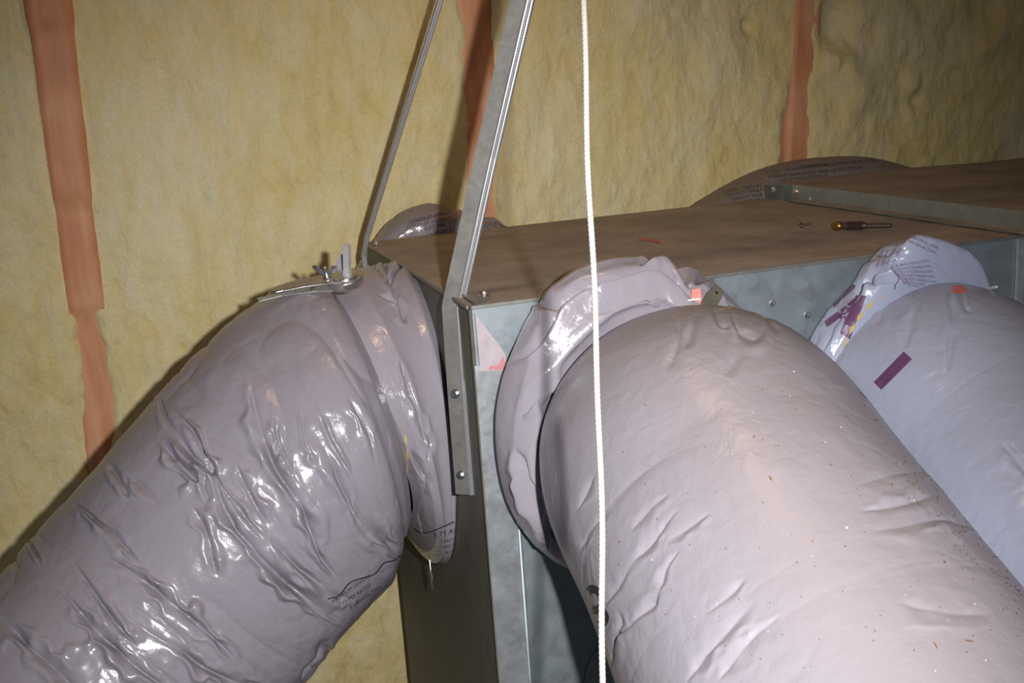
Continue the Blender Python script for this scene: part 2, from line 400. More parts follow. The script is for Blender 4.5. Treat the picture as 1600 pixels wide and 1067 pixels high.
# fixing tab on the top near corner
tb = [on(x, y, (0, 0, 1), .003) for x, y in ((722, 461), (765, 456), (768, 464), (740, 474))]
MB().prism(tb, (0, 0, 1), .002).build('corner_tab', STRAPM, bx)
screw('screw', on(756, 462, (0, 0, 1), .004), (0, 0, 1), .0042, CHROME, bx)
screw('screw', on(588, 382, (0, 0, 1), .002), (0, 0, 1), .004, CHROME, bx)
for q in ((1208, 474), (1262, 492)): screw('screw', on(*q, (0, 1, 0), -.001), (0, -1, 0), .0035, CHROME, bx)
# right-hand corner strip
MB().box((L-.012, -.004, DZ), (L+.001, -.0005, -.001)).build('corner_strip', GALV_LIGHT, bx, .0008)
# ------------------------------------------------------------------ raised trunk duct beyond the box
TZ = .026
tk = thing('trunk_duct', 'taller rectangular metal trunk duct joined to the far end of the box', 'duct', (1.2, W_/2, DZ))
n = 40; xs = np.linspace(L+.02, 2.0, n); ys = np.linspace(-.02, W_+.01, n); X, Y = np.meshgrid(xs, ys, indexing='ij')
link('top_panel', grid(np.stack([X, Y, TZ+.003*fbm(X*4, Y*4, X*0+4, 3)*np.clip((X-L-.02)/.05, 0, 1)], -1)), DUSTTOP, tk)
MB().box((L+.02, -.02, DZ), (L+.022, W_+.01, TZ)).build('end_panel', GALV, tk)
MB().box((L+.022, -.02, DZ), (2.0, -.018, TZ-.001)).build('front_panel', GALV, tk)
# flange strip facing the camera side, ragged dusty lower lip
MB().box((L+.012, -.03, .004), (L+.0165, W_-.062, TZ+.002)).build('flange_strip', GALV, tk, .0008)
MB().box((L-.012, -.025, .0015), (L+.014, W_-.085, .0045)).build('flange_lip', DUSTTOP, tk, .0008)
MB().tube([(L-.013, y, .004+.0006*math.sin(y*60)) for y in np.linspace(-.02, W_-.09, 30)], .0016, 8).build('drive_cleat', STRAPM, tk, smooth=True)
c1 = [on(x, y, (.35, -.94, 0), (.35*.79-.94*(W_-.012))) for x, y in ((1196, 289), (1256, 291), (1243, 312), (1200, 320))]
MB().prism(c1, (.35, -.94, 0), .003).build('corner_bracket', OLIVE, tk, .0005)
nn = (.35, -.94, 0)
screw('bolt', on(1208, 296, nn, .35*.79-.94*(W_-.012)+.002), (-.2, -.94, 0), .0045, CHROME, tk)
screw('bolt', on(1244, 300, (1, 0, 0), L+.011), (-1, -.2, 0), .0045, CHROME, tk)
screw('screw', on(1264, 312, (0, 0, 1), .005), (0, 0, 1), .0035, CHROME, tk)
screw('screw', on(1587, 352, (0, 0, 1), .005), (0, 0, 1), .0045, CHROME, tk)

# ------------------------------------------------------------------ jacket tubes
def cr(P, n):
    P = np.array(P, float); P = np.vstack([2*P[0]-P[1], P, 2*P[-1]-P[-2]]); out = []
    seg = len(P)-3
    for t in np.linspace(0, seg-1e-9, n):
        i = int(t); f = t-i; a, b, c, d = P[i:i+4]
        out.append(.5*((2*b)+(-a+c)*f+(2*a-5*b+4*c-d)*f*f+(-a+3*b-3*c+d)*f**3))
    return np.array(out)
def polyd(px, py, pts):
    """signed distance in px to a polyline, and the position 0..1 along it"""
    pts = np.array(pts, float); best = np.full(px.shape, 1e9); sg = np.zeros(px.shape); al = np.zeros(px.shape)
    ln = np.linalg.norm(np.diff(pts, axis=0), axis=1); cum = np.concatenate([[0], np.cumsum(ln)]); tot = cum[-1]
    for i in range(len(pts)-1):
        a = pts[i]; v = pts[i+1]-a; l2 = v@v
        t = np.clip(((px-a[0])*v[0]+(py-a[1])*v[1])/l2, 0, 1)
        dx, dy = px-a[0]-t*v[0], py-a[1]-t*v[1]; d = np.hypot(dx, dy); m = d < best
        best = np.where(m, d, best); sg = np.where(m, np.sign(v[0]*dy-v[1]*dx), sg)
        al = np.where(m, (cum[i]+t*ln[i])/tot, al)
    return best, sg, al
def smooth_poly(pts, k=8):
    if len(pts) < 3: return pts
    p = cr([(a, b, 0) for a, b in pts], (len(pts)-1)*k)[:, :2]
    return p
def jacket(path, radii, ns, nt_, seed, wr=1., folds=(), lump=.006, slant=.0, freq=1., fs=(1., 1., 1.), shape=(), T01=None, crumple=0., Tst=None, fvar=1.):
    """path/radii: control points [s]; returns vertex grid with wrinkles and folds"""
    C = cr([tuple(p)+(0,) for p in path], ns)[:, :3]
    # re-sample by arc length
    d = np.concatenate([[0], np.cumsum(np.linalg.norm(np.diff(C, axis=0), axis=1))]); s = np.linspace(0, d[-1], ns)
    C = np.stack([np.interp(s, d, C[:, k]) for k in range(3)], 1)
    cs = [0]
    # map radii given as (fraction, r)
    R = np.interp(s/d[-1], [a for a, b in radii], [b for a, b in radii])
    k_ = 9; ker = np.hanning(k_+2)[1:-1]; ker /= ker.sum(); R = np.convolve(np.pad(R, k_//2, 'edge'), ker, 'valid')
    T = np.gradient(C, axis=0); T /= np.linalg.norm(T, axis=1)[:, None]
    if T01 is not None:
        k01 = np.clip(s/d[-1], 0, 1)[:, None]; T = (1-k01)*np.array(T01[0], float)+k01*np.array(T01[1], float); T /= np.linalg.norm(T, axis=1)[:, None]
    if Tst is not None:
        k01 = np.clip(s/d[-1]/Tst[1], 0, 1)[:, None]; k01 = k01*k01*(3-2*k01); T = (1-k01)*np.array(Tst[0], float)+k01*T; T /= np.linalg.norm(T, axis=1)[:, None]
    u = np.array([0, 0, 1.])+CR*.01; fr = []
    for t in T:
        u = u-t*(u@t); u /= np.linalg.norm(u); fr.append((u, np.cross(t, u)))
    A = np.array([f[0] for f in fr]); B = np.array([f[1] for f in fr])
    th = np.linspace(0, 2*math.pi, nt_, endpoint=False)
    Sg, Th = np.meshgrid(s, th, indexing='ij')
    dirn = A[:, None]*np.cos(Th)[..., None]+B[:, None]*np.sin(Th)[..., None]
    P0 = C[:, None]+dirn*R[:, None, None]
    cx, sy = np.cos(Th), np.sin(Th)
    rr = .18
    q = lambda fs, ft, o: (Sg*fs+slant*cx*fs*.2+o, cx*rr*ft+seed, sy*rr*ft+o*.37)
    h = lump*fbm(*q(5, 5, seed), 2)
    wx_ = .25*noise(*q(9, 6, seed+5))
    # folds running around the tube: long in theta, short in s
    def rid(fs, ft, o, p=1.):
        x, y, z = q(fs, ft, o); v = 1-np.abs(noise(x+1.2*wx_*fs*.08, y, z))*2.2
        return np.clip(v, 0, 1)**p
    gate = np.clip(noise(*q(7, 5, seed+20))*1.6+.45, 0, 1)
    h = h-wr*(.0042*rid(12*freq, 4, seed+1, 3.)*gate+.0020*rid(30*freq, 7, seed+2, 2.5)*gate+.0006*rid(60*freq, 16, seed+3, 2.)*gate)
    h = h+wr*.0004*fbm(*q(40, 40, seed+8), 3)
    if crumple:
        def lin(x, y, z):   # faceted folds: creases of |noise|
            return np.abs(noise(x, y, z))
        h = h+crumple*(.5-1.6*lin(*q(8, 4.5, seed+31))-.35*lin(*q(20, 12, seed+37)))
    mult = np.ones_like(Th)
    for (t0, tw, amt) in shape:
        dth = (Th-math.radians(t0)+math.pi) % (2*math.pi)-math.pi; mult = mult+amt*np.exp(-(dth/math.radians(tw))**2)
    h = h+R[:, None]*(mult-1)*np.clip(R[:, None]/R.max(), 0, 1)
    P = P0+dirn*h[..., None]
    if len(folds):
        px, py = proj(P.reshape(-1, 3)); vis = (np.einsum('ij,ij->i', dirn.reshape(-1, 3), CP-P.reshape(-1, 3)) > -.02).astype(float)
        add = np.zeros(px.shape)
        for f in folds:
            pts, dep, wd, rdg = f[:4]; dep *= fs[0]; wd *= fs[1]; rdg *= fs[2]; side = f[4] if len(f) > 4 else 1
            pp = smooth_poly(pts); lo = np.min(pp, 0)-wd*9; hi = np.max(pp, 0)+wd*9
            m = (px > lo[0]) & (px < hi[0]) & (py > lo[1]) & (py < hi[1]) & (vis > 0)
            if not m.any(): continue
            x_, y_ = px[m], py[m]
            jx = 2.5*noise(x_/40, y_/40, x_*0+seed); jy = 2.5*noise(x_/40, y_/40, x_*0+seed+9)
            dd, sg, al = polyd(x_+jx, y_+jy, pp)
            tp_ = np.clip(np.sin(np.clip(al, 0, 1)*math.pi)*1.7, 0, 1)
            md = 1+.75*fvar*noise(x_/34, y_/34, x_*0+seed+3); wd = wd*(.45+.55*tp_)*np.clip(1+.8*fvar*noise(x_/22, y_/22, x_*0+seed+6), .5, 2); tp_ = tp_*np.clip(md, .25, 2)
            if dep < 0: tp_ = np.ones_like(tp_)
            sd = dd*sg*side
            a = -abs(dep)*np.exp(-dd/wd)
            a += rdg*np.exp(-((sd-wd*2.0)/(wd*1.5))**2)
            a += .35*rdg*np.exp(-((sd+wd*2.6)/(wd*1.8))**2)
            add[m] += a*tp_
        P = P+dirn*add.reshape(Sg.shape)[..., None]
    return P
def tube_obj(name, P, mat, parent, cap=False):
    return link(name, grid(P[:, ::-1], True), mat, parent)
BV = {}
def bvh(o):
    me = o.data; v = [tuple(x.co) for x in me.vertices]; f = [tuple(p.vertices) for p in me.polygons]
    return BVHTree.FromPolygons(v, f)
def hit(b, x, y, off=.0007):
    k = ray(x, y); k = k/np.linalg.norm(k)
    l, nrm, i, d = b.ray_cast(Vector(CP), Vector(k))
    if l is None: return None
    return np.array(l)-k*off

# ---- flex duct one (left)
fd1 = thing('flex_duct', 'grey plastic-jacketed flexible duct elbow at left, bending down from the box end', 'flexible duct', (-.2, .25, -.3), 'flexible ducts')
folds1 = [
 ([(245, 608), (258, 650), (288, 700), (318, 728), (334, 745), (352, 800), (400, 862), (455, 915), (520, 985)], .012, 6, .009, 1),
 ([(270, 637), (290, 660), (308, 690), (326, 725), (350, 765), (385, 810), (414, 845)], .009, 4.5, .007, -1),
 ([(112, 788), (150, 812), (190, 850), (222, 885)], .011, 6, .008, 1),
 ([(155, 862), (220, 905), (290, 960), (340, 1000), (374, 1038)], .010, 6, .009, -1),
 ([(90, 915), (130, 965), (180, 1012), (240, 1062), (300, 1110)], .012, 8, .008, 1),
 ([(0, 962), (45, 1008), (90, 1050), (130, 1090)], .012, 8, .008, 1),
 ([(112, 880), (150, 930), (190, 985), (215, 1010)], .007, 5, .005, -1),
 ([(270, 1000), (310, 1040), (370, 1066), (430, 1080)], .010, 7, .007, 1),
 ([(168, 718), (185, 750), (200, 778)], .006, 5, .004, 1),
 ([(200, 740), (230, 770), (245, 785)], .005, 5, .004, 1),
 ([(390, 590), (398, 640), (412, 690), (432, 735), (470, 790), (486, 830), (500, 865), (532, 906)], .012, 6, .009, 1),
 ([(372, 720), (378, 750), (400, 790), (420, 820)], .006, 5, .006, -1),
 ([(550, 780), (565, 810), (590, 830), (628, 872)], .008, 6, .005, 1),
 ([(500, 690), (540, 770), (560, 820), (600, 866)], .006, 6, .004, 1),
 ([(380, 852), (440, 905), (490, 945), (535, 975)], .011, 6, .008, 1),
 ([(420, 840), (470, 890), (520, 925), (555, 940)], .009, 5, .006, 1),
 ([(470, 640), (480, 690), (496, 730)], .004, 4, .004, 1), ([(430, 650), (440, 700), (460, 745)], .004, 4, .004, 1),
 ([(500, 650), (520, 700), (548, 740)], .004, 4, .004, -1), ([(545, 620), (575, 680), (590, 730)], .004, 4, .004, 1),
 ([(605, 600), (625, 650), (634, 700), (640, 760)], .006, 5, .005, -1),
 ([(40, 838), (58, 870), (62, 885)], .006, 5, .004, 1),
 ([(300, 790), (315, 820), (330, 860), (340, 900)], .005, 6, .005, -1), ([(325, 720), (318, 760), (330, 790)], .005, 5, .005, 1),
 ([(470, 1067), (500, 1030), (520, 1000)], .01, 8, .004, 1), ([(250, 690), (275, 720), (300, 745), (320, 760)], .006, 6, .006, 1),
]
p1 = [(-.082, .292, -.190), (-.118, .276, -.194), U(497, 703, 1.49), U(400, 812, 1.455), U(221, 1014, 1.39), U(-20, 1284, 1.28)]
P = jacket(p1, [(0, .15), (.012, .178), (.035, .196), (.08, .205), (.2, .206), (.3, .201), (.45, .196), (.6, .193), (1, .188)], 600, 660, 3.1, 1.25, folds1, .005, fs=(1., .8, .85), Tst=((-.97, -.08, -.16), .32), shape=[(205, 50, -.055)])
j1 = tube_obj('jacket', P, JACKET, fd1)
# sleeve against the box end
folds1s = [
 ([(598, 395), (604, 425), (615, 450), (620, 475)], .006, 5, .004, 1), ([(560, 395), (590, 420), (602, 440)], .008, 4, .004, 1),
 ([(640, 400), (618, 420), (600, 445)], .010, 4, .005, 1), ([(590, 460), (620, 472), (636, 505)], .008, 5, .004, 1),
 ([(640, 700), (660, 740), (668, 755), (656, 800)], .010, 5, .006, 1), ([(655, 800), (662, 830), (650, 860)], .008, 5, .004, 1),
 ([(625, 560), (650, 640), (665, 700)], .004, 5, .004, 1), ([(655, 660), (672, 690), (668, 720)], .004, 5, .004, 1),
]
p1s = [(.001, .335, -.202), (-.04, .33, -.202), (-.075, .31, -.198), (-.108, .288, -.191)]
P = jacket(p1s, [(0, .197), (.08, .205), (.5, .205), (.72, .192), (.9, .172), (1, .15)], 220, 560, 8.3, .3, folds1s, .003, fs=(1, .8, .7), crumple=.006, T01=((-1, 0, 0), (-.93, -.2, -.3)), shape=[(182, 55, .15)])
s1 = tube_obj('collar_sleeve', P, SLEEVE, fd1)

# ---- flex duct two (centre)
fd2 = thing('flex_duct', 'dusty grey flexible duct running from the box front towards the viewer, centre right', 'flexible duct', (.2, -.2, -.3), 'flexible ducts')
folds2 = [
 ([(940, 950), (965, 915), (985, 885), (1010, 855), (1060, 795)], .007, 8, .004, 1),
 ([(1028, 925), (1036, 900), (1048, 880), (1060, 862)], .008, 5, .005, 1),
 ([(955, 1000), (985, 975), (1015, 945), (1030, 922)], .009, 5, .006, -1),
 ([(952, 1050), (955, 1010), (968, 975), (965, 955)], .009, 5, .005, 1),
 ([(985, 830), (1010, 800), (1045, 770)], .004, 8, .003, 1), ([(1040, 850), (1080, 820), (1110, 800)], .003, 8, .003, 1),
 ([(1070, 1067), (1110, 1010), (1180, 940)], .006, 10, .004, 1), ([(1120, 1067), (1170, 1000), (1220, 960)], .005, 10, .003, -1),
 ([(1100, 960), (1140, 930), (1165, 905)], .004, 7, .003, 1),
 ([(1085, 480), (1082, 510), (1072, 545)], .006, 7, .005, 1), ([(1112, 478), (1124, 505), (1140, 512)], .008, 5, .005, 1),
 ([(1140, 480), (1155, 515), (1178, 530), (1190, 515), (1188, 495)], .006, 7, .006, 1), ([(1180, 482), (1200, 500), (1222, 520)], .007, 6, .005, -1),
 ([(1210, 485), (1240, 505), (1262, 530)], .005, 7, .004, 1), ([(1160, 470), (1155, 540), (1135, 590)], .005, 10, .004, 1), ([(1050, 490), (1060, 530), (1040, 580)], .004, 10, .003, 1),
 ([(1340, 760), (1400, 742), (1480, 735), (1530, 740)], .004, 9, .003, 1), ([(1360, 830), (1420, 820), (1480, 810), (1545, 830)], .005, 9, .004, 1),
 ([(1345, 800), (1400, 790), (1460, 775)], .004, 8, .003, -1), ([(1400, 940), (1480, 955), (1560, 960)], .003, 12, .003, 1),
 ([(900, 800), (915, 770), (930, 740)], .005, 6, .004, 1), ([(905, 860), (920, 830), (950, 800)], .005, 6, .004, 1), ([(1290, 580), (1330, 600), (1340, 620)], .003, 8, .003, 1),
]
p2 = [U(1072, 708, 1.27), U(1085, 715, 1.22), U(1110, 742, 1.13), U(1170, 845, 1.05), U(1238, 962, .976), U(1420, 1270, .83), U(1640, 1660, .71)]
P = jacket(p2, [(0, .10), (.03, .145), (.07, .164), (.12, .17), (1, .17)], 640, 640, 21.7, .22, folds2, .003, freq=.9, fs=(.45, .8, .22))
j2 = tube_obj('jacket', P, JACKET2, fd2)
folds2s = [
 ([(798, 565), (835, 548), (868, 505), (905, 465), (960, 443), (1030, 435), (1070, 452), (1090, 478)], .014, 5, .010, 1),
 ([(812, 650), (840, 620), (870, 596), (905, 575), (945, 556)], .010, 5, .008, 1),
 ([(882, 640), (888, 615), (905, 592), (935, 572)], .006, 4, .009, -1),
 ([(832, 470), (870, 480), (900, 462), (940, 440)], .007, 6, .006, 1),
 ([(1000, 420), (1020, 405), (1045, 402), (1065, 425), (1082, 452)], .010, 4.5, .007, 1),
 ([(1085, 445), (1110, 432), (1140, 436), (1165, 450)], .009, 4, .006, 1),
 ([(935, 535), (975, 515), (1010, 500), (1060, 478)], .010, 5, .007, 1),
 ([(930, 490), (980, 470), (1020, 462), (1055, 470)], .008, 5, .006, -1),
 ([(1010, 480), (1030, 460), (1050, 468), (1072, 480)], .008, 4, .006, 1),
 ([(850, 900), (856, 820), (850, 745), (868, 690), (905, 640), (940, 590)], .014, 5, .008, 1),
 ([(885, 800), (890, 740), (905, 700), (925, 655)], .012, 5, .006, 1),
 ([(803, 700), (830, 760), (845, 830)], .009, 5, .006, 1), ([(820, 740), (835, 790), (846, 800)], .006, 5, .005, 1),
 ([(1135, 410), (1150, 440), (1155, 470)], .009, 4, .006, 1), ([(1120, 450), (1135, 462), (1150, 490)], .009, 4, .006, 1),
]
p2s = [(.205, -.003, -.165), (.204, -.035, -.165), (.205, -.07, -.17), (.21, -.11, -.18), U(1072, 708, 1.27)]
P = jacket(p2s, [(0, .16), (.08, .19), (.3, .200), (.6, .193), (.85, .172), (1, .12)], 260, 620, 33.3, .15, folds2s, .004, fs=(1.3, 1.25, 1.2), fvar=.2, crumple=.010, shape=[(28, 25, .09), (100, 30, -.04), (-60, 35, -.14)], T01=((0, -1, 0), U(1110, 742, 1.13)-U(1072, 708, 1.27)))
s2 = tube_obj('collar_sleeve', P, SLEEVE, fd2)

# ---- flex duct three (right)
fd3 = thing('flex_duct', 'smooth cleaner blue-grey flexible duct at right edge with purple printing', 'flexible duct', (.65, -.15, -.3), 'flexible ducts')
folds3 = [
 ([(1390, 455), (1378, 490), (1368, 510)], .006, 6, .005, 1), ([(1440, 445), (1425, 500), (1415, 545)], .005, 7, .005, 1),
 ([(1484, 448), (1489, 500), (1484, 550), (1481, 580)], .008, 5, .006, 1), ([(1500, 450), (1510, 480), (1520, 490)], .005, 5, .004, -1),
 ([(1560, 690), (1590, 720), (1620, 760)], .005, 5, .004, 1), ([(1575, 690), (1600, 715), (1625, 745)], .005, 4, .004, -1),
]
p3 = [U(1462, 650, 1.43), U(1466, 652, 1.40), U(1476, 662, 1.36), U(1570, 775, 1.25), U(1680, 930, 1.12), U(1850, 1150, .98)]
P = jacket(p3, [(0, .12), (.02, .15), (.05, .165), (.1, .169), (1, .17)], 420, 520, 44.4, .12, folds3, .002, fs=(.6, .7, .4))
j3 = tube_obj('jacket', P, JACKET3, fd3)
folds3s = [
 ([(1280, 560), (1300, 510), (1330, 470), (1360, 435), (1400, 412), (1450, 402)], .012, 4, .007, 1),
 ([(1368, 400), (1400, 392), (1440, 380), (1460, 378)], .010, 4, .006, 1),
 ([(1320, 470), (1350, 445), (1380, 440), (1410, 436)], .008, 5, .005, 1), ([(1440, 402), (1470, 412), (1490, 440)], .008, 4, .005, 1),
]
p3s = [(.59, -.003, -.155), (.59, -.03, -.155), (.595, -.06, -.16), U(1462, 648, 1.43)]
P = jacket(p3s, [(0, .14), (.1, .165), (.4, .173), (.7, .165), (1, .12)], 200, 520, 51.9, .2, folds3s, .003, fs=(1.1, .9, .8), crumple=.013, shape=[(16, 20, .17), (75, 30, .06), (-58, 40, -.42)], T01=((0, -1, 0), (.1, -.95, -.2)))
s3 = tube_obj('collar_sleeve', P, JACKET3, fd3)

# ------------------------------------------------------------------ hanger straps
def strap(name, pts, wdir, nrm, wd, label, screws, rib=.0033):
    t = thing(name, label, 'hanger', pts[-1], 'hanger straps')
    wdir = np.array(wdir, float); wdir /= np.linalg.norm(wdir)
    P = [np.array(p, float) for p in pts]; nr = np.array(nrm, float); th = .0014
    def run(sec, name_, mat, par):
        mb = MB(); m = len(sec)
        for i, p in enumerate(P):
            tt = P[min(i+1, len(P)-1)]-P[max(i-1, 0)]; tt /= np.linalg.norm(tt)
            n_ = nr-tt*(nr@tt); n_ /= np.linalg.norm(n_); s_ = wdir-tt*(wdir@tt)-n_*(wdir@n_); s_ /= np.linalg.norm(s_)
            mb.v += [p+s_*x+n_*y for x, y in sec]
        for i in range(len(P)-1):
            for j in range(m):
                q, r_ = i*m+j, i*m+(j+1) % m; mb.f.append((q, r_, r_+m, q+m))
        mb.f.append(tuple(range(m))[::-1]); e = (len(P)-1)*m; mb.f.append(tuple(range(e, e+m)))
        return mb.build(name_, mat, par)
    web = run([(0, 0), (wd, 0), (wd, -th), (0, -th)], 'web', STRAPM, t)
    rw = rib
    for c in (wd-rw*2.3, wd-rw*.75):
        run([(c+rw*.75*math.cos(q), -.0002+.75*rw*math.sin(q)) for q in np.linspace(math.pi, 0, 9)], 'rolled_rib', RIB, web)
    for c, ax in screws: screw('screw', c, ax, .0042, CHROME, t)
    return t
# near strap : lower leg lies along the end face, upper leg leans up to the ceiling
d0 = 1.262
Lo = [U(690, 478, 1.315), U(699, 610, 1.335), U(712, 772, 1.365)]
Up = [U(797, 0, 1.22), U(742, 240, 1.27)]
ext = Up[0]+(Up[0]-Up[1])*2.2; ext = Up[0]+(Up[0]-Up[1])*((1.05-Up[0][2])/(Up[0][2]-Up[1][2]))
pts = [ext, Up[0], Up[1], Lo[0]+(Up[1]-Lo[0])*.03, Lo[0]-(Lo[0]-Lo[1])*.03, Lo[1], Lo[2]]
nrm = np.cross(CR*.9-CF*.25, np.array([0, 0, 1.])); 
if nrm@CF > 0: nrm = -nrm
strap('hanger_strap', pts, CR*.9-CF*.25, nrm, .0275, 'ribbed steel hanger strap bent over the near corner of the box', [(U(712, 615, 1.32), -CF-.4*CR), (U(720, 742, 1.35), -CF-.4*CR)])
B0 = on(563, 388, (0, 0, 1), .0); B1 = B0+np.array([0, 0, -.12])
bt = U(683, 0, 1.66); dv = (bt-B0)
pts = [B0+dv*((1.05-B0[2])/dv[2]), bt, B0+dv*.06, B0+np.array([.0, 0, -.012]), B1]
strap('hanger_strap', pts, CR*.9-CF*.3, nrm, .0095, 'thin steel hanger strap rising from the far corner of the box beside the left duct', [], rib=.0026)

# ------------------------------------------------------------------ pull cord
def cord():
    a, b = U(910.5, -160, .80), U(945.5, 1150, .735); n_ = 1500; mvec = b-a; Lg = np.linalg.norm(mvec); tdir = mvec/Lg
    u = np.cross(tdir, CR); u /= np.linalg.norm(u); v = np.cross(tdir, u); 
    th = np.linspace(0, 2*math.pi, 16, endpoint=False); ss = np.linspace(0, 1, n_)
    Sg, Th = np.meshgrid(ss, th, indexing='ij')
    ph = Sg*Lg/.011*2*math.pi
    r = .00195*(1+.16*np.abs(np.sin(1.5*(Th-ph/1.0)))-.02)
    sway = .0016*np.sin(Sg*7)+.0006*np.sin(Sg*23)
    P = a+mvec*Sg[..., None]+u*(r*np.cos(Th))[..., None]+v*(r*np.sin(Th)+sway)[..., None]
    return link('pull_cord', grid(P[:, ::-1], True), ROPE)
tag(cord(), 'thin white twisted cord hanging in front of everything', 'cord')

# ------------------------------------------------------------------ damper regulator on left duct
def plate(pxs, d, nrm, th, name, mat, parent, bevel=.0006):
    n_ = np.array(nrm, float); c = U(*pxs[0], d); cc = n_@c
    return MB().prism([on(x, y, n_, cc) for x, y in pxs], n_, th).build(name, mat, parent, bevel)
b1 = bvh(j1)
up1 = np.array([-.12, -.25, .96]); up1 /= np.linalg.norm(up1)
base = U(540, 442, 1.42)+up1*.006
dm = thing('damper_regulator', 'shiny damper handle with wing nut and square shaft on the left duct', 'damper handle', base)
lathe(base, up1, [(-.012, .019), (-.007, .0235), (.002, .025), (.0035, .024)], 32).build('dial_base', TINT, dm, smooth=False)
lathe(base, up1, [(.0034, .0175), (.0060, .0165), (.0062, .012)], 28).build('dial_ring', CHROME, dm)
# square shaft
sx = np.cross(up1, CF); sx /= np.linalg.norm(sx); sy_ = np.cross(up1, sx)
shaft_ax = up1*.98+CR*.16; shaft_ax /= np.linalg.norm(shaft_ax); sb = base+up1*.004+CR*.004
MB().sweep([sb, sb+shaft_ax*.044], [(-.0040, -.004), (.0040, -.004), (.0040, .004), (-.0040, .004)], CF+.35*CR).build('square_shaft', BRIGHT, dm, .0005)
# lever: long tapering plate to the left with rolled bright edge
nn1 = up1; cc = nn1@(base+up1*.004)
lev = [(418, 456), (432, 448), (470, 437), (500, 430), (528, 432), (534, 441), (515, 443), (480, 446), (432, 457)]
LP_ = [on(x, y, nn1, cc) for x, y in lev]
MB().prism(LP_, nn1, .0016).build('lever', TINT, dm, .0004)
MB().tube([on(x, y, nn1, cc-.0005) for x, y in ((424, 457), (445, 454), (480, 447), (512, 442.5), (530, 441))], .0019, 10).build('lever_rim', CHROME, dm, smooth=True)
MB().prism([on(x, y, nn1, cc-.009) for x, y in ((402, 466), (440, 458), (490, 448), (520, 447), (520, 455), (490, 456), (440, 462), (405, 471))], nn1, .0014).build('quadrant_plate', GALV_LIGHT, dm)
lathe(on(489, 452, nn1, cc-.007), up1-.6*CF, [(0, .0038), (.002, .0036), (.0028, .002)], 10).build('rivet', CHROME, dm)
# wing nut: hub plus two raised wings
hb = on(511, 434, nn1, cc+.001)
lathe(hb, up1, [(0, .0052), (.004, .0046), (.007, .0028), (.013, .0020), (.0145, .0024), (.016, .0016)], 14).build('wing_nut_hub', CHROME, dm, smooth=True)
for sgn in (-1, 1):
    o_ = hb+up1*.003
    wv = [o_+CR*sgn*.004, o_+CR*sgn*.009+up1*.003, o_+CR*sgn*.0165+up1*.011, o_+CR*sgn*.0150+up1*.0150, o_+CR*sgn*.0105+up1*.0155, o_+CR*sgn*.0065+up1*.010, o_+CR*sgn*.003+up1*.004]
    MB().prism(wv, CF+.25*CR*sgn, .0028).build('wing', CHROME, dm, .0007)
# upright bent tab behind the wing nut
MB().prism([U(x, y, 1.435) for x, y in ((516, 436), (528, 404), (532, 397), (538, 398), (537, 436))], CF+.5*CR, .0015).build('stop_tab', JACKET, dm)

# damper tab and tag on centre duct
b2 = bvh(s2); _h2 = hit(b2, 1104, 466); DT = (_h2-CP)@CF-.012; base2 = U(1104, 478, DT)
d2 = thing('damper_regulator', 'dull rounded damper tab poking out of the centre duct collar', 'damper handle', base2)
tabn = -CF*.8+.45*CR+.3*CU; cc2 = tabn@base2
tabp = [(1090, 486), (1098, 470), (1106, 456), (1116, 448), (1125, 449), (1130, 457), (1126, 468), (1119, 480), (1115, 490)]
MB().prism([on(x, y, tabn, cc2) for x, y in tabp], tabn, .0022).build('tab', OLIVE, d2, .0005)
lathe(on(1119, 458, tabn, cc2+.001), tabn, [(0, .0022), (.0008, .002)], 10).build('rivet', CHROME, d2)
tag(MB().prism([U(x, y, DT+.004) for x, y in ((1081, 452), (1094, 450), (1096, 466), (1092, 484), (1078, 486), (1080, 468))], CF+.2*CU, .001).build('flagging_tag', RED, d2), 'pink red plastic tag')
MB().tube([U(1073, 470, DT), U(1082, 468, DT), U(1094, 467, DT)], .0011, 8).build('zip_tie', WHITEB, d2)
tie = [hit(b2, x, y, .0015) for x, y in ((881, 641), (884, 618), (893, 603), (908, 589), (924, 579), (938, 571))]
MB().tube([t_ for t_ in tie if t_ is not None], .0014, 8).build('drawband', BRIGHT, fd2, smooth=True)
# damper rod on right duct
base3 = U(1500, 452, 1.40)
d3 = thing('damper_regulator', 'thin damper rod and red-orange tag on top of the right duct', 'damper handle', base3)
MB().tube([U(1512, 458, 1.385), U(1535, 453, 1.36), U(1559, 448, 1.33)], .0020, 10).build('rod', GALV_LIGHT, d3, smooth=True)
b3 = bvh(j3)
g = np.zeros((10, 14, 3)); ok = True
for i in range(10):
    for j in range(14):
        a = j/14*2*math.pi; rr = i/9
        x, y = 1498+12*rr*math.cos(a), 452+7*rr*math.sin(a)
        h = hit(b3, x, y, .0012+.003*(1-rr*rr)); g[i, j] = h if h is not None else U(x, y, 1.385)
tag(link('flagging_tag', grid(g[::-1], True), RED, d3), 'red-orange plastic tag')

# ------------------------------------------------------------------ yellow insulation edges showing at the sleeves
def strip(b_list, pts, wpx, off, name, mat, parent, dflt):
    pp = smooth_poly(pts, 10); out = []
    lastd = dflt
    for i, (x, y) in enumerate(pp):
        t = pp[min(i+1, len(pp)-1)]-pp[max(i-1, 0)]; t = t/np.linalg.norm(t); nx_, ny_ = -t[1], t[0]; row = []
        ww = wpx*(.6+.5*math.sin(i*.9))*math.sin(math.pi*min(1, max(.05, i/(len(pp)-1))))
        for k in (-1, 0, 1):
            q = (x+nx_*ww*k, y+ny_*ww*k); best = None
            for b in b_list:
                h = hit(b, *q, off+(.001 if k == 0 else 0))
                if h is not None and (best is None or (h-CP)@CF < (best-CP)@CF): best = h
            if best is None: best = U(*q, lastd)
            lastd = (best-CP)@CF; row.append(best)
        out.append(row)
    return link(name, grid(np.array(out)), mat, parent)
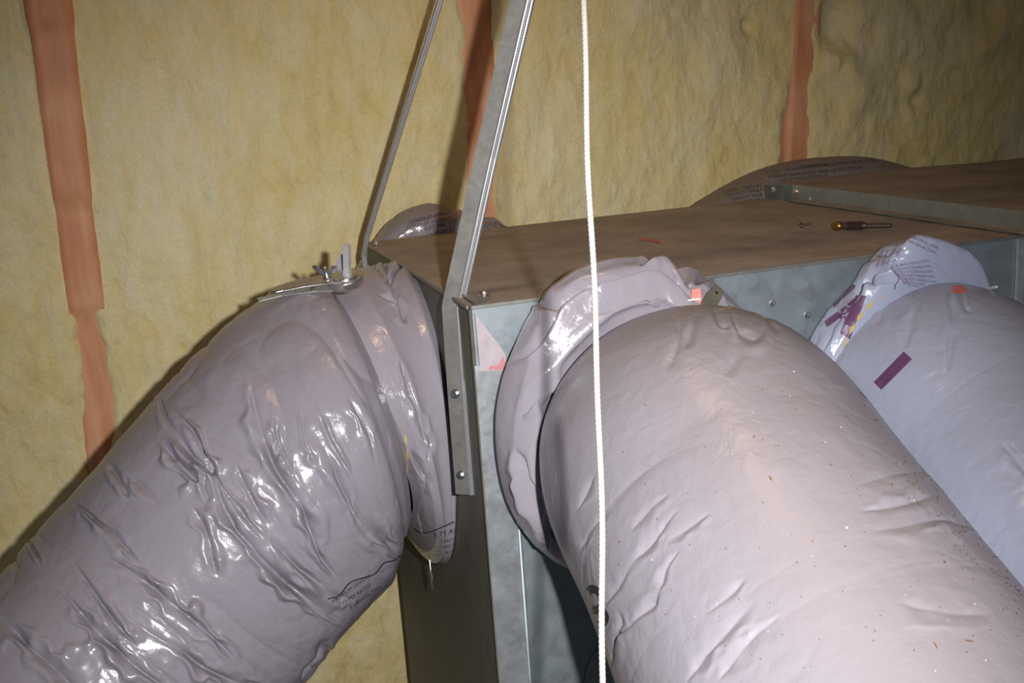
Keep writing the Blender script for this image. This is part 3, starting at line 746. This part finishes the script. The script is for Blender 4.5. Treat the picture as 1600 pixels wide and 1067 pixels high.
bs1, bs2, bs3 = bvh(s1), b2, bvh(s3)
tag(strip([b1, bs1], [(628, 660), (634, 690), (637, 725), (634, 745)], 2.6, .001, 'insulation_edge', FOAM, fd1, 1.4), 'yellow insulation showing at the crease')
tag(strip([b3, bs3], [(1313, 560), (1322, 532), (1338, 503), (1358, 478), (1390, 459)], 3.2, .002, 'insulation_edge', FOAM, fd3, 1.4), 'yellow insulation showing under the sleeve')
tag(strip([j for j in (b2, bvh(j2))], [(1126, 484), (1140, 480), (1152, 479)], 2.6, .003, 'insulation_edge', FOAM, fd2, 1.2), 'yellow insulation showing under the sleeve')

# ------------------------------------------------------------------ printing on the jackets
FONTCACHE = {}
def text2d(s):
    if s in FONTCACHE: return FONTCACHE[s]
    c = bpy.data.curves.new('t', 'FONT'); c.body = s; c.size = 1; c.resolution_u = 2; c.fill_mode = 'FRONT'
    o = bpy.data.objects.new('t', c); COL.objects.link(o); dg = bpy.context.evaluated_depsgraph_get()
    me = bpy.data.meshes.new_from_object(o.evaluated_get(dg)); v = [tuple(x.co[:2]) for x in me.vertices]; f = [tuple(p.vertices) for p in me.polygons]
    bpy.data.objects.remove(o); bpy.data.curves.remove(c); bpy.data.meshes.remove(me)
    FONTCACHE[s] = (v, f); return v, f
class Print:
    def __init__(s, trees, d, only=False): s.t = trees; s.d = d; s.only = only; s.v = []; s.f = []; s.cache = {}
    def pt(s, x, y):
        best = None; w_ = 0
        for i, b in enumerate(s.t):
            h = hit(b, x, y, .0006)
            if h is not None and (best is None or (h-CP)@CF < (best-CP)@CF): best = h; w_ = i
        return None if s.only and w_ else best
    def tri(s, pts2, faces):
        idx = []
        for (x, y) in pts2:
            p = s.pt(x, y)
            if p is None: idx.append(None); continue
            idx.append(len(s.v)); s.v.append(p)
        for f in faces:
            if any(idx[i] is None for i in f): continue
            ds = [(s.v[idx[i]]-CP)@CF for i in f]
            if max(ds)-min(ds) > .05: continue
            s.f.append(tuple(idx[i] for i in f))
    def text(s, body, x, y, ang, size, squash=1.):
        v, f = text2d(body); ca, sa = math.cos(ang), math.sin(ang)
        s.tri([(x+size*(a*squash*ca-b*-1*-sa*0)-0+0*b+size*(b*sa), y+size*(a*squash*sa)-size*b*ca) for a, b in v], f)
    def line(s, pts, wd):
        pp = np.array(smooth_poly(pts, 12), float); q = []; f = []
        for i, p in enumerate(pp):
            t = pp[min(i+1, len(pp)-1)]-pp[max(i-1, 0)]; t = t/np.linalg.norm(t); n_ = np.array([-t[1], t[0]])
            q += [tuple(p+n_*wd/2), tuple(p-n_*wd/2)]
            if i: f.append((2*i-2, 2*i-1, 2*i+1, 2*i))
        s.tri(q, f)
    def poly(s, quad, n=8, m=8):
        a, b, c, d = [np.array(t, float) for t in quad]; q = []; f = []
        for i in range(n+1):
            for j in range(m+1):
                u_, v_ = i/n, j/m; q.append(tuple((a*(1-u_)+b*u_)*(1-v_)+(d*(1-u_)+c*u_)*v_))
        for i in range(n):
            for j in range(m):
                k = i*(m+1)+j; f.append((k, k+1, k+m+2, k+m+1))
        s.tri(q, f)
    def flush(s, name, mat, parent, label=None, kind=None):
        if s.f: tag(link(name, mesh(s.v, s.f), mat, parent), label, kind=kind)
        s.v, s.f = [], []
    def build(s, name, mat, parent, label=None):
        if not s.f: return
        o = link(name, mesh(s.v, s.f), mat, parent)
        if label: tag(o, label)
        return o
bj2 = bvh(j2)
pr = Print([b1, bs1], 1.4)
pr.line([(647, 826), (655, 831), (668, 832), (690, 824), (710, 815)], 1.8)
pr.flush('printed_border', INKB, fd1)
pr.line([(512, 936), (530, 930), (545, 912), (560, 905), (585, 897), (600, 880), (618, 874), (640, 853)], 1.8)
pr.flush('printed_border', INKB, fd1)
pr.text('5.79 AIR', 678, 840, -.22, 10.5, 1.15)
pr.text('Less than', 690, 849, -.25, 8, 1.1); pr.text('Less than', 690, 858, -.25, 8, 1.1); pr.text('0.1', 697, 866, -.25, 7, 1.1)
for i in range(5):
    for j in range(5):
        x, y = 653+i*8.4, 844+j*6.2-i*.6
        pr.poly([(x, y), (x+1.4, y), (x+1.4, y+1.4), (x, y+1.4)], 1, 1)
pr.text('MAXIMUM LENGTH', 520, 943, -.62, 7.5, 1.1); pr.text('FT PER RATED', 537, 945, -.6, 7.5, 1.1)
pr.text('Flexible Duct', 558, 944, -.6, 8, 1.1); pr.text('R 6.0', 548, 952, -.6, 7, 1.1)
pr.flush('printed_text', INKB, fd1, 'black lettering 5.79 and small text lines', kind='stuff')
pr = Print([bj2, bs2], 1.1)
# bold black numeral 8 shape, partly turned out of sight
def ringpoly(cx, cy, ax, ay, wd, rot=0.):
    q = []; f = []; n_ = 28
    for i in range(n_):
        a = i/n_*2*math.pi
        for k in (1, wd):
            x_, y_ = ax*k*math.cos(a), ay*k*math.sin(a)
            q.append((cx+x_*math.cos(rot)-y_*math.sin(rot), cy+x_*math.sin(rot)+y_*math.cos(rot)))
    for i in range(n_): j = (i+1) % n_; f.append((2*i, 2*j, 2*j+1, 2*i+1))
    return q, f
pr.tri(*ringpoly(929, 937, 15, 24, .42, -.25)); pr.tri(*ringpoly(935, 964, 16, 18, .36, -.5))
pr.build('printed_numeral', INKB, fd2, 'bold black numeral 8')
pr = Print([b3, bs3], 1.4)
pr.poly([(1412, 549), (1425, 561), (1377, 609), (1365, 597)]); pr.flush('printed_bar', INKP, fd3, 'purple printed bar')
# letter A on the sleeve
pr.poly([(1288, 502), (1292, 511), (1345, 474), (1338, 464)]); pr.poly([(1338, 461), (1354, 462), (1328, 530), (1312, 520)])
pr.poly([(1310, 495), (1316, 489), (1328, 500), (1322, 508)], 3, 3); pr.flush('printed_letter', INKP, fd3, 'purple letter A')
pr.poly([(1283, 492), (1287, 496), (1337, 447), (1332, 442)], 8, 3)
pr.build('printed_letter', INKP, fd3, 'creased purple printed stroke')
pr = Print([bs3, b3], 1.4, True)
random.seed(9)
for i, (x0, y0, x1, y1) in enumerate([(1372, 418, 1388, 372), (1380, 416, 1398, 366), (1388, 414, 1410, 368), (1398, 412, 1420, 368), (1424, 372, 1452, 384), (1420, 379, 1450, 392)]):
    pr.text('MATERIAL CONDUIT AIR DUCT'[:12], x0, y0, math.atan2(y1-y0, x1-x0), 7, .9)
for i in range(7):
    pr.text('INSTALL IN ACCORDANCE WITH', 1392+i*3, 418+i*4.2, -.14+.07*i, 6, .66)
pr.line([(1392, 417), (1400, 428), (1405, 436), (1399, 445), (1398, 452)], 1.5)
o = pr.build('printed_text', INKP, fd3, 'small purple printed text'); tag(o, kind='stuff')

# ------------------------------------------------------------------ ducts seen behind the box
def hump(pts, radii, label, seed, lines, mat=None, crumple=0.):
    c = np.mean([np.array(p) for p in pts], 0)
    t = thing('flex_duct', label, 'flexible duct', c)
    P = jacket(pts, radii, 240, 260, seed, .8, (), .006, crumple=crumple)
    o = tube_obj('jacket', P, mat or DUSTY, t); b = bvh(o); pr = Print([b], 1.8)
    for (x0, y0, x1, y1, s_) in lines:
        pr.text('CONDUIT INSULATION WRAP AIR DUCT CLASS MATERIAL'[:max(6, int(math.hypot(x1-x0, y1-y0)/(s_*.62)))], x0, y0, math.atan2(y1-y0, x1-x0), s_)
    o_ = pr.build('printed_text', INKB, t, 'rows of black printed text')
    if o_: tag(o_, kind='stuff')
    return t, pr
yb = .715
def zt(x, y, Y=yb): p = on(x, y, (0, 1, 0), Y); return p
def top_path(pxs, r, Y=yb):
    out = []
    for x, y in pxs:
        p = zt(x, y, Y); out.append((p[0], p[1], p[2]-r))
    return out
hump(top_path([(585, 460), (600, 385), (640, 333), (690, 326), (760, 343), (830, 352), (870, 370)], .062), [(0, .05), (.25, .062), (.7, .06), (1, .045)],
     'dusty grey printed duct jacket humped behind the near end of the box', 61,
     [(640, 350, 716, 330, 8), (636, 358, 718, 340, 8), (640, 366, 700, 352, 9), (660, 373, 710, 362, 9), (752, 354, 812, 350, 9), (752, 361, 800, 358, 8)], HUMP, .012)
hump(top_path([(1030, 400), (1080, 330), (1140, 292), (1220, 258), (1320, 245), (1380, 248), (1440, 268), (1480, 300)], .075), [(0, .06), (.3, .075), (1, .07)],
     'dusty printed duct jacket arching behind the box below the right stud', 62,
     [(1130, 302, 1196, 290, 7), (1135, 308, 1196, 297, 7), (1140, 314, 1196, 305, 7), (1145, 320, 1196, 312, 7), (1190, 272, 1300, 258, 7), (1200, 279, 1360, 262, 7), (1210, 285, 1300, 275, 7), (1250, 263, 1380, 252, 7)])
hump(top_path([(1500, 330), (1540, 276), (1600, 264), (1700, 262)], .07), [(0, .06), (1, .07)],
     'dusty duct jacket just showing behind the trunk duct at right edge', 63, [])

# ------------------------------------------------------------------ loose bits on the box top
c0 = on(1302, 353, (0, 0, 1), .007); c1_ = on(1394, 352, (0, 0, 1), .007); ax = c1_-c0; Lg = np.linalg.norm(ax); ax /= Lg
dr = thing('driver_bit', 'small brass and dark steel pin lying on the dusty box top', 'tool', c0-np.array([0, 0, .007]))
k = Lg
lathe(c0, ax, [(0, .003), (.02*k, .0062), (.12*k, .0066), (.17*k, .0048)], 16).build('brass_cap', BRASS, dr, smooth=True)
prof = [(.16*k, .0048), (.24*k, .0060)]
for i in range(5): prof += [((.27+.055*i)*k, .0072), ((.285+.055*i)*k, .0052)]
prof += [(.57*k, .0050)]
lathe(c0, ax, prof, 16).build('ribbed_body', DARKIRON, dr)
lathe(c0, ax, [(.56*k, .0032), (.60*k, .0036), (.98*k, .0034), (k, .002)], 8).build('shank', DARKIRON, dr)
cs = on(1255, 352, (0, 0, 1), .0035)
sc = thing('screw', 'tiny screw with a hair of wire beside the brass pin', 'screw', cs-np.array([0, 0, .0035]))
lathe(cs, ax*.9+np.array([0, .3, .1]), [(-.004, .0035), (.0, .0036), (.001, .0018), (.012, .0014)], 10).build('screw_body', DARKIRON, sc)
MB().tube([cs, cs+np.array([-.004, .01, .01]), cs+np.array([-.008, .02, .012])], .0005, 6).build('wire', DARKIRON, sc)
q0, q1 = on(998, 373, (0, 0, 1), .0025), on(1032, 377, (0, 0, 1), .0025)
tag(lathe(q0, q1-q0, [(0, .001), (.003, .0024), (.008, .0014)]+[(.008+.0015*i, .0014 if i % 2 else .0021) for i in range(8)]+[(np.linalg.norm(q1-q0), .0025)], 8).build('nail', RUST), 'rusty screw lying on the box top above the centre duct', 'nail')
# wire hanging below the sleeve of the left duct
_hf = None
for yy in range(900, 840, -2):
    _hf = hit(bs1, 672, yy)
    if _hf is not None: break
DF = (_hf-CP)@CF
tag(MB().tube([U(671, yy-3, DF+.002), U(672, 892, DF), U(675, 905, DF), U(676, 921, DF)], [.0012, .002, .0028, .0008], 8).build('foil_scrap', CHROME, fd1), 'bright foil end')
# thin black wire by the centre duct
tag(MB().tube([on(x, y, (0, 1, 0), -.012) for x, y in ((936, 1010), (924, 1024), (915, 1045), (911, 1067), (905, 1110))], .0008, 6).build('wire', INKB), 'thin black wire hanging against the box front below the centre duct', 'wire')

# debris on the centre duct
rd = random.Random(5); mb = MB(); mw = MB()
def fleck(m_, x, y, l, wd, a, tree):
    pts = []
    for (p, q) in ((-l, 0), (0, -wd), (l, 0), (0, wd)):
        h = hit(tree, x+p*math.cos(a)-q*math.sin(a), y+p*math.sin(a)+q*math.cos(a), .0008)
        if h is None: return
        pts.append(h)
    m_.prism(pts, CF, .0006)
for i in range(300):
    t = rd.random(); x = 1330+t*270+rd.gauss(0, 22)+18; y = 625+t*330+rd.gauss(0, 22)-0
    if rd.random() < .35: x, y = rd.uniform(960, 1580), rd.uniform(560, 1050)
    fleck(mb, x, y, rd.uniform(.5, 2.6), rd.uniform(.4, 1.0), rd.uniform(0, 3), bj2)
fleck(mb, 1204, 747, 5, 1.6, 1.0, bj2); fleck(mb, 1515, 1001, 8, 1.3, .15, bj2); fleck(mb, 1462, 1008, 7, 1.2, 1.1, bj2)
for i in range(25): fleck(mw, rd.uniform(1000, 1590), rd.uniform(560, 1050), rd.uniform(.8, 2), rd.uniform(.6, 1.2), rd.uniform(0, 3), bj2)
fleck(mw, 1323, 824, 2.6, 1.8, .3, bj2)
if mb.f: tag(mb.build('debris', DIRT), 'brown crumbs and wood flecks scattered on the centre duct', 'debris', kind='stuff')
if mw.f: tag(mw.build('debris', WHITEB), 'white flecks scattered on the centre duct', 'debris', kind='stuff')
